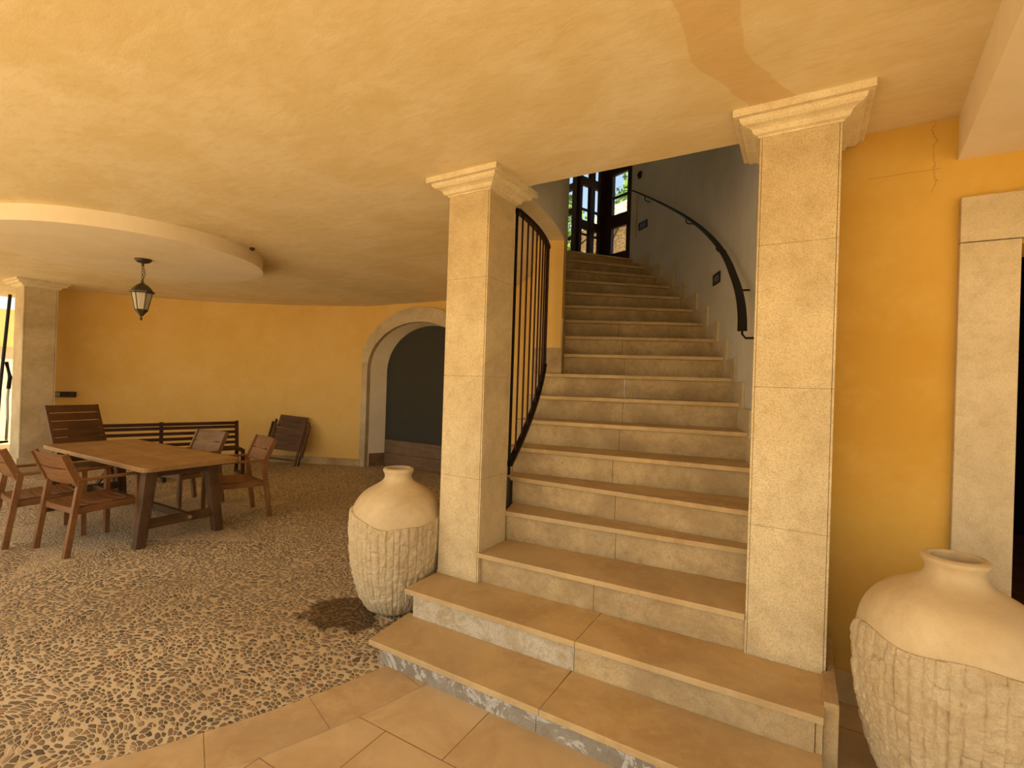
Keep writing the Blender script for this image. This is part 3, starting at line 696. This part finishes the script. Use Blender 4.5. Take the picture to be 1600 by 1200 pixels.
# ------------------------------------------------------------------ stone jars
def make_jar(seed, t0=None):
    root = empty('stone_jar')
    H_ = .99
    prof = [(.0, .115), (.02, .158), (.05, .19), (.12, .233), (.22, .264), (.33, .289), (.45, .306), (.58, .315), (.66, .312), (.72, .300), (.76, .283), (.80, .256), (.835, .218), (.862, .170), (.885, .128), (.905, .104), (.925, .092), (.945, .092), (.96, .099), (.972, .106), (.984, .106), (.99, .099)]
    def R(z):
        for (z0, r0), (z1, r1) in zip(prof, prof[1:]):
            if z <= z1: 
                t = (z-z0)/(z1-z0); return r0+(r1-r0)*t
        return prof[-1][1]
    def Rs(z): return (R(max(0, z-.012))+2*R(z)+R(min(.99, z+.012)))/4
    seg = 96
    s_ = MB(); vs = []; fs = []
    zz = [.56+.43*i/60 for i in range(61)]
    for z in zz:
        r = Rs(z) if z < .95 else R(z)
        for j in range(seg):
            t = 2*pi*j/seg; vs.append((r*cos(t), r*sin(t), z))
    nn = len(zz)
    for r, z in ((.085, .992), (.074, .985), (.070, .96), (.075, .92), (.12, .87), (.20, .80), (.22, .70)):
        for j in range(seg): t = 2*pi*j/seg; vs.append((r*cos(t), r*sin(t), z))
        nn += 1
    for i in range(nn-1):
        for j in range(seg): fs.append((i*seg+j, i*seg+(j+1) % seg, (i+1)*seg+(j+1) % seg, (i+1)*seg+j))
    s_.add(vs, fs, True); s_.build('smooth_shoulder', M['jar'], root)
    # chiselled lower body: strips of irregular width broken into blocks
    rnd = random.Random(seed); cols = []; a = 0
    while a < 2*pi-.08: cols.append(a); a += rnd.uniform(.10, .19)
    ncol = len(cols); breaks = [[rnd.uniform(.02, .1)] for _ in cols]
    for b in breaks:
        while b[-1] < .72: b.append(b[-1]+rnd.uniform(.07, .24))
    depth = [[rnd.uniform(-.004, .006) for _ in b]+[0] for b in breaks]
    def ztop(t):
        if t0 is not None: return .672-.036*cos(2*(t-t0))+.012*sin(3*(t-t0)+.8)+.006*sin(7*t)
        return .675+.036*sin(t*2+seed)+.026*sin(3*t+1.3*seed)+.016*sin(5*t+seed)
    SG, SZ = 360, 150; vs = []; fs = []
    for i in range(SZ+1):
        for j in range(SG):
            t = 2*pi*j/SG; z = ztop(t)*i/SZ
            wob = .02*noise.noise(Vector((z*9, t*2, seed)))
            tt = (t+wob) % (2*pi); ci = max([q for q in range(ncol) if cols[q] <= tt] or [ncol-1])
            ca = cols[ci]; cb = cols[(ci+1) % ncol] if ci < ncol-1 else 2*pi
            dc = min(tt-ca, cb-tt)*.3
            bi = sum(1 for q in breaks[ci] if q <= z+.01*noise.noise(Vector((t*9, z, 5)))); 
            dz = min([abs(z-q) for q in breaks[ci]])
            d_ = .010+depth[ci][min(bi, len(depth[ci])-1)]
            d_ -= .008*max(0, 1-dc/.007); d_ -= .006*max(0, 1-dz/.007)
            nv = Vector((cos(t)*.3*34, sin(t)*.3*34, z*28+seed*7))
            d_ += .0075*noise.noise(nv)+.0045*noise.noise(nv*2.7)
            d_ = max(d_, .001)
            if i > SZ-3: d_ *= (1-(i-(SZ-3))/3*.15)
            if z < .05: d_ *= z/.05
            r = Rs(z)+d_; vs.append((r*cos(t), r*sin(t), z))
    for i in range(SZ):
        for j in range(SG): fs.append((i*SG+j, i*SG+(j+1) % SG, (i+1)*SG+(j+1) % SG, (i+1)*SG+j))
    # lip back to the smooth wall, and the foot
    o1 = len(vs)
    for j in range(SG):
        t = 2*pi*j/SG; r = Rs(ztop(t))-.006; vs.append((r*cos(t), r*sin(t), ztop(t)+.001))
    for j in range(SG): fs.append((SZ*SG+j, SZ*SG+(j+1) % SG, o1+(j+1) % SG, o1+j))
    fs.append(tuple(range(SG))[::-1])
    b_ = MB().add(vs, fs, True); b_.build('chiselled_body', M['jar_rough'], root)
    return root
j1 = make_jar(1, radians(-36)); j1.location = (-2.437, 2.60, 0); j1.rotation_euler = (0, 0, 0)
tag(j1, 'sandstone jar with chiselled body on the pebbles left of the steps', 'jar', 'sandstone jars flanking the staircase')
j2 = make_jar(4); j2.location = (.535, 2.55, -.004); j2.rotation_euler = (0, 0, radians(150))
tag(j2, 'sandstone jar with chiselled body before the door surround, right of the steps', 'jar', 'sandstone jars flanking the staircase')

# ------------------------------------------------------------------ dining table
tb = tag(empty('dining_table', (-6.25, 2.58, 0)), 'long worn plank table with splayed dark legs under the hanging lantern', 'table')
TX, TY, TZ = 1.205, .45, .745
top = MB()
vs = []; rc = .07
outl = []
for cx, cy, a0 in ((TX-rc, TY-rc, 0), (-TX+rc, TY-rc, 90), (-TX+rc, -TY+rc, 180), (TX-rc, -TY+rc, 270)):
    for q in range(5): t = radians(a0+q*22.5); outl.append((cx+rc*cos(t), cy+rc*sin(t)))
top.prism(outl, TZ-.045, TZ); top.build('tabletop', M['table_x'], tb, .008)
for sx in (-1, 1):
    for sy in (-1, 1):
        l_ = MB(); a = Vector((sx*1.03, sy*.27-.05, TZ-.045)); b = Vector((sx*1.075, sy*.35-.06, 0))
        vs = []
        for p, hw in ((b, .042), (a, .052)):
            for qx, qy in ((-1, -1), (1, -1), (1, 1), (-1, 1)): vs.append((p.x+qx*hw, p.y+qy*hw, p.z))
        l_.add(vs, [(3, 2, 1, 0), (4, 5, 6, 7), (0, 1, 5, 4), (1, 2, 6, 5), (2, 3, 7, 6), (3, 0, 4, 7)]); l_.build('leg', M['tleg_z'], tb, .006)
    MB().bar((sx*1.06, -.36, .20), (sx*1.06, .24, .20), .05, .085).build('end_stretcher', M['tleg_y'], tb, .005)
    MB().bar((sx*.98, -.30, TZ-.085), (sx*.98, .30, TZ-.085), .06, .08).build('apron', M['tleg_y'], tb, .004)
MB().bar((-1.03, 0, .205), (1.12, 0, .205), .05, .07).build('long_stretcher', M['tleg_x'], tb, .005)
MB().lathe([(.018, 0), (.018, .012), (.012, .016)], (0, 0, 0), 14).build('peg', M['table_x'], tb).matrix_local = Matrix.Translation((1.12, 0, .205)) @ Matrix.Rotation(pi/2, 4, 'Y')

# ------------------------------------------------------------------ armchairs (forward is +Y in their own space)
def make_armchair(w_='teak_'):
    r = empty('armchair'); W = .265; X, Y, Zz = M[w_+'x'], M[w_+'y'], M[w_+'z']
    for s in (-1, 1):
        # rear leg rises forwards to the arm; the back post leans away from it
        MB().bar((s*W, -.30, 0), (s*W, -.215, .64), .045, .045, (0, 1, 0)).build('leg', Zz, r, .004)
        MB().bar((s*W, .24, 0), (s*W, .235, .64), .042, .042, (0, 1, 0)).build('leg', Zz, r, .004)
        MB().bar((s*W, -.215, .60), (s*W, -.335, .885), .030, .055, (0, 1, 0)).build('back_post', Zz, r, .004)
        MB().bar((s*W, -.24, .65), (s*W, .265, .655), .048, .024).build('armrest', Y, r, .005)
        MB().bar((s*(W-.01), -.25, .385), (s*(W-.01), .235, .395), .03, .055).build('seat_rail', Y, r, .003)
    # seat of five dished slats
    ys = [-.245, -.148, -.05, .048, .146]
    for i, y0 in enumerate(ys):
        sl = MB(); pr = []
        nseg = 8
        for a_ in range(nseg+1):
            x = -W+.025+(2*W-.05)*a_/nseg; dz = -.028*(1-(2*a_/nseg-1)**2)
            pr.append((x, dz))
        vs = []; zz0 = .425+.004*i
        for y in (y0, y0+.092):
            for x, dz in pr: vs.append((x, y, zz0+dz))
            for x, dz in pr: vs.append((x, y, zz0+dz-.02))
        n_ = nseg+1; m_ = 2*n_; fs = []
        for q in range(nseg): fs += [(q, q+1, m_+q+1, m_+q), (n_+q, m_+n_+q, m_+n_+q+1, n_+q+1), (q, n_+q, n_+q+1, q+1), (m_+q, m_+q+1, m_+n_+q+1, m_+n_+q)]
        fs += [(0, m_, m_+n_, n_), (n_-1, n_+n_-1, m_+n_+n_-1, m_+n_-1)]
        sl.add(vs, fs); sl.build('seat_slat', X, r, .002)
    # two wide curved back boards with a slot between them
    for z0, z1 in ((.615, .748), (.758, .885)):
        bd = MB(); vs = []; nseg = 8
        for z in (z0, z1):
            yb = -.215-(z-.60)*.42
            for t_ in (0, .02):
                for a_ in range(nseg+1):
                    x = -W+.012+(2*W-.024)*a_/nseg; c_ = -.035*(1-(2*a_/nseg-1)**2)
                    vs.append((x, yb+c_+t_-.01, z))
        n_ = nseg+1; fs = []
        for q in range(nseg):
            fs += [(q, q+1, 2*n_+q+1, 2*n_+q), (n_+q, 3*n_+q, 3*n_+q+1, n_+q+1), (q, n_+q, n_+q+1, q+1), (2*n_+q, 2*n_+q+1, 3*n_+q+1, 3*n_+q)]
        fs += [(0, 2*n_, 3*n_, n_), (n_-1, 2*n_-1, 4*n_-1, 3*n_-1)]
        bd.add(vs, fs); bd.build('back_board', X, r, .002)
    MB().bar((-W, -.235, .385), (W, -.235, .385), .025, .05).build('seat_rail', X, r, .003)
    MB().bar((-W, .225, .395), (W, .225, .395), .025, .05).build('seat_rail', X, r, .003)
    return r
A = make_armchair()
GRP = 'teak armchairs round the plank table'
def place(o, x, y, deg, lab): o.location = (x, y, 0); o.rotation_euler = (0, 0, radians(deg)); tag(o, lab, 'chair', GRP)
place(A, -5.645, 1.985, 5, 'teak armchair at the near side of the table, beside its front leg')
place(copy_tree(A), -6.285, 1.82, -4, 'teak armchair at the left edge of the photo, nearest the far pillar')
place(copy_tree(A), -5.56, 3.26, 167, 'teak armchair at the right end of the table, nearest the folded chair')
G = make_armchair('grey_teak_')
place(G, -6.50, 3.20, 187, 'greyer weathered teak armchair behind the table, in front of the bench')

# ------------------------------------------------------------------ high-backed folding armchairs
def make_folding(open_=True, w_='dark_teak_'):
    r = empty('folding_armchair'); W = .26; X, Y, Zz = M[w_+'x'], M[w_+'y'], M[w_+'z']
    if open_:
        for s in (-1, 1):
            MB().bar((s*W, .27, .0), (s*W, -.30, 1.16), .03, .05, (0, 1, 0)).build('back_post', Zz, r, .003)
            MB().bar((s*(W-.035), -.33, .0), (s*(W-.035), .22, .44), .026, .045, (0, 1, 0)).build('leg', Zz, r, .003)
            MB().bar((s*(W+.03), -.12, .665), (s*(W+.03), .33, .665), .05, .024).build('armrest', Y, r, .004)
            MB().bar((s*(W+.03), .24, .655), (s*(W-.0), .10, .40), .024, .035, (0, 1, 0)).build('arm_support', Zz, r, .003)
        for i in range(5): MB().box(-W+.02, W-.02, -.20+i*.088, -.20+i*.088+.078, .42, .44).build('seat_slat', X, r, .002)
        for i in range(7):
            z0 = .50+i*.0965
            ya = .27-(z0/1.16)*.57; yb = .27-((z0+.088)/1.16)*.57
            MB().add([(-W+.0, ya+.035, z0), (W, ya+.035, z0), (W, ya+.015, z0), (-W, ya+.015, z0), (-W, yb+.035, z0+.088), (W, yb+.035, z0+.088), (W, yb+.015, z0+.088), (-W, yb+.015, z0+.088)],
                     [(0, 3, 2, 1), (4, 5, 6, 7), (0, 1, 5, 4), (1, 2, 6, 5), (2, 3, 7, 6), (3, 0, 4, 7)]).build('back_slat', X, r, .002)
        MB().bar((-W+.03, -.2, .105), (W-.03, -.2, .105), .022, .035).build('foot_rail', X, r, .002)
    return r
hc = make_folding(); hc.location = (-7.66, 2.58, 0); hc.rotation_euler = (0, 0, radians(-84))
tag(hc, 'dark high-backed slatted folding armchair at the far left end of the table', 'chair', 'high-backed folding armchairs')

# the folded one, leaning on the back wall: frames collapsed flat in the x-z plane, lean applied to the whole
fc = tag(empty('folding_armchair'), 'folded slatted armchair leaning against the back wall, right of the bench', 'chair', 'high-backed folding armchairs')
Xd, Zd = M['dark_teak_x'], M['dark_teak_z']
def fb(a, b, wd, th, name, mat, up=(0, 1, 0)): MB().bar(a, b, wd, th, up).build(name, mat, fc, .002)
for s in (-1, 1):
    fb((s*.275, 0, 0), (s*.275, 0, .80), .03, .03, 'leg', Zd)
    fb((s*.315, .045, .02), (s*.315, .045, .90), .028, .045, 'back_post', Zd)
    fb((s*.355, .02, .20), (s*.355, .02, .84), .024, .05, 'armrest', Zd)
for i in range(3): MB().box(-.255, .255, .005, .025, .30+i*.148, .30+i*.148+.14).build('seat_slat', Xd, fc, .002)
MB().box(-.262, .262, .03, .05, .755, .87).build('back_slat', Xd, fc, .002)
MB().box(-.262, .262, .045, .065, .88, 1.0).build('back_slat', Xd, fc, .002)
fb((-.275, 0, .12), (.275, 0, .12), .03, .035, 'foot_rail', Xd, (0, 0, 1))
fdir = radians(28)
fc.matrix_world = Matrix.Translation((-8.09, 5.56, .012)) @ Matrix.Diagonal((1.0, 1.0, .93, 1)) @ Matrix.Rotation(fdir, 4, 'Z') @ Matrix.Rotation(radians(-18), 4, 'X') @ Matrix.Rotation(radians(5), 4, 'Y')

# ------------------------------------------------------------------ garden bench along the wall
bn_ = empty('garden_bench'); tag(bn_, 'long dark slatted wooden bench along the curved back wall', 'bench')
for i in range(4): MB().bar((-1.03, -.175-.008*i, .50+i*.085), (1.03, -.175-.008*i, .50+i*.085), .022, .048).build('back_slat', M['bench_x'], bn_, .003)
MB().bar((-1.03, -.21, .815), (1.03, -.21, .815), .035, .05).build('back_slat', M['bench_x'], bn_, .003)
for i in range(5): MB().bar((-1.03, -.13+i*.085, .43), (1.03, -.13+i*.085, .43), .07, .028).build('seat_slat', M['bench_x'], bn_, .003)
for x in (-1.04, 0, 1.04):
    e_ = empty('support_frame'); e_.parent = bn_; e_.location = (x, 0, 0)
    bpy.data.objects.remove(e_)
    f = MB(); f.bar((x, -.17, .0), (x, -.16, .42), .05, .05, (0, 1, 0)); f.bar((x, -.16, .40), (x, -.23, .85), .05, .04, (0, 1, 0)); f.bar((x, .24, 0), (x, .22, .42), .05, .05, (0, 1, 0)); f.bar((x, -.19, .39), (x, .25, .40), .045, .05)
    f.bar((x, -.17, .03), (x, .25, .03), .05, .03)
    f.build('support_frame', M['bench_z'], bn_, .004)
bd = Vector((-8.476+7.955, 2.975-4.652)).normalized()
BN = Vector((-8.27, 3.74)); bn_.location = (BN.x, BN.y, 0)
bn_.rotation_euler = (0, 0, math.atan2(4.652-2.975, -7.955+8.476)+pi)

# ------------------------------------------------------------------ hanging lantern
lt = tag(empty('hanging_lantern', (-6.205, 2.552, 2.835)), 'black and bronze glass lantern hanging by a chain from the round ceiling disc', 'lantern')
MB().lathe([(.02, -.045), (.055, -.035), (.075, -.018), (.082, 0)], (0, 0, 0), 28).build('ceiling_rose', M['brass'], lt)
MB().tube([(0, 0, -.04), (0, 0, -.075)], .012, 10).build('stem', M['brass'], lt)
for i in range(6):
    z = -.088-i*.027; pts_ = []
    for q in range(12):
        t = 2*pi*q/12; a, b = .010*cos(t), .019*sin(t)
        pts_.append((a, 0, z+b) if i % 2 else (0, a, z+b))
    MB().tube(pts_, .0024, 6, True).build('chain_link', M['brass'], lt)
MB().tube([(0, 0, -.07), (.02, .012, -.12), (.026, .012, -.17), (.0, 0, -.245)], .0035, 6).build('cable', M['black'], lt)
MB().lathe([(.004, -.225), (.016, -.24), (.014, -.258), (.022, -.27)], (0, 0, 0), 16).build('finial', M['brass'], lt)
def hexring(r, z, rot=0): return [(r*cos(radians(60*i+rot)), r*sin(radians(60*i+rot)), z) for i in range(6)]
rf = MB(); rings = [hexring(.02, -.262), hexring(.055, -.285), hexring(.085, -.318), hexring(.102, -.345), hexring(.118, -.348), hexring(.116, -.366), hexring(.096, -.37)]
vs = [p for rg_ in rings for p in rg_]; fs = [(i*6+j, i*6+(j+1) % 6, i*6+6+(j+1) % 6, i*6+6+j) for i in range(6) for j in range(6)]+[(0, 1, 2, 3, 4, 5), tuple(36+j for j in range(6))]
rf.add(vs, fs); rf.build('roof', M['brass'], lt, .002)
for i in range(6):
    a = hexring(.092, -.368)[i]; b = hexring(.056, -.548)[i]
    MB().tube([a, b], .0055, 6).build('corner_bar', M['brass'], lt)
    a2 = hexring(.092, -.368)[(i+1) % 6]; b2 = hexring(.056, -.548)[(i+1) % 6]
    MB().add([a, a2, b2, b], [(0, 1, 2, 3)]).build('glass_pane', M['lglass'], lt)
bt = MB(); rings = [hexring(.060, -.545), hexring(.064, -.555), hexring(.050, -.572), hexring(.028, -.60), hexring(.012, -.622)]
vs = [p for rg_ in rings for p in rg_]; fs = [(i*6+j, i*6+(j+1) % 6, i*6+6+(j+1) % 6, i*6+6+j) for i in range(4) for j in range(6)]+[(0, 1, 2, 3, 4, 5), tuple(24+j for j in range(6))]
bt.add(vs, fs); bt.build('base_cup', M['brass'], lt, .001)
MB().lathe([(.004, -.622), (.010, -.632), (.013, -.645), (.008, -.66), (.002, -.668)], (0, 0, 0), 14).build('drop_finial', M['brass'], lt)

# ------------------------------------------------------------------ switch plate on the back wall, ceiling mark
sd = Vector((.39, .92, 0)).normalized()
sw = tag(empty('switch_plate', (-10.725, 3.335, 1.195), math.atan2(sd.y, sd.x)), 'dark three-gang switch plate high on the wall above the folding armchair', 'switch')
MB().box(-.15, .15, -.022, .0, -.045, .045).build('plate', M['black'], sw, .004)
MB().box(-.135, -.055, -.028, -.02, -.034, .034).build('rocker', M['switch'], sw, .002)
for x in (-.04, .055): MB().box(x, x+.08, -.026, -.02, -.034, .034).build('socket', M['bench_x'], sw, .002)
hk = tag(MB().lathe([(.012, -.03), (.022, -.02), (.026, 0.002)], (0, 0, 0), 12).build('ceiling_mark', M['bench_z'], None), 'small brown mark in the ceiling near the edge of the round disc', 'dot'); hk.location = (-5.1, 3.1, ZC)  # small knob added in place of a tiny brown mark on the ceiling

# ------------------------------------------------------------------ exercise machine beyond the far pillar
ex = tag(empty('elliptical_trainer', (-12.8, 2.87, -.006)), 'grey and black exercise machine standing beyond the far pillar, cut by the frame', 'exercise machine')
f = MB(); f.bar((-.5, 0, .05), (.6, 0, .05), .08, .06); f.bar((.55, -.28, .04), (.55, .28, .04), .07, .07); f.bar((-.5, -.28, .04), (-.5, .28, .04), .07, .07)
f.build('base_frame', M['grey_metal'], ex, .01)
MB().lathe([(.26, -.07), (.30, -.05), (.30, .05), (.26, .07)], (0, 0, 0), 40).build('flywheel_housing', M['purple'], ex).matrix_local = Matrix.Translation((.25, 0, .42)) @ Matrix.Rotation(pi/2, 4, 'X')
MB().tube([(.2, 0, .5), (.12, 0, 1.0), (.08, 0, 1.45)], .035, 12).build('mast', M['grey_metal'], ex)
MB().box(-.02, .14, -.14, .14, 1.42, 1.62).build('console', M['black'], ex, .02)
for s in (-1, 1):
    MB().tube([(.35, s*.2, .3), (.30, s*.22, .7), (.18, s*.24, 1.05), (.22, s*.24, 1.25)], .02, 10).build('lever', M['grey_metal'], ex)
    MB().tube([(.22, s*.24, 1.24), (.28, s*.24, 1.45), (.14, s*.22, 1.72)], .03, 10).build('grip', M['rubber'], ex)
    MB().bar((-.4, s*.2, .18), (.2, s*.2, .26), .14, .04).build('pedal', M['black'], ex, .01)
pl = tag(MB().tube([(0, -.06, 0), (.02, -.02, 1.2), (.05, .10, 2.9)], .035, 12).build('black_pole', M['black'], None), 'slim black leaning pole at the left edge, behind the far pillar', 'pole')
pl.location = (-12.05, 2.88, 0); pl.scale = (.7, .7, 1)
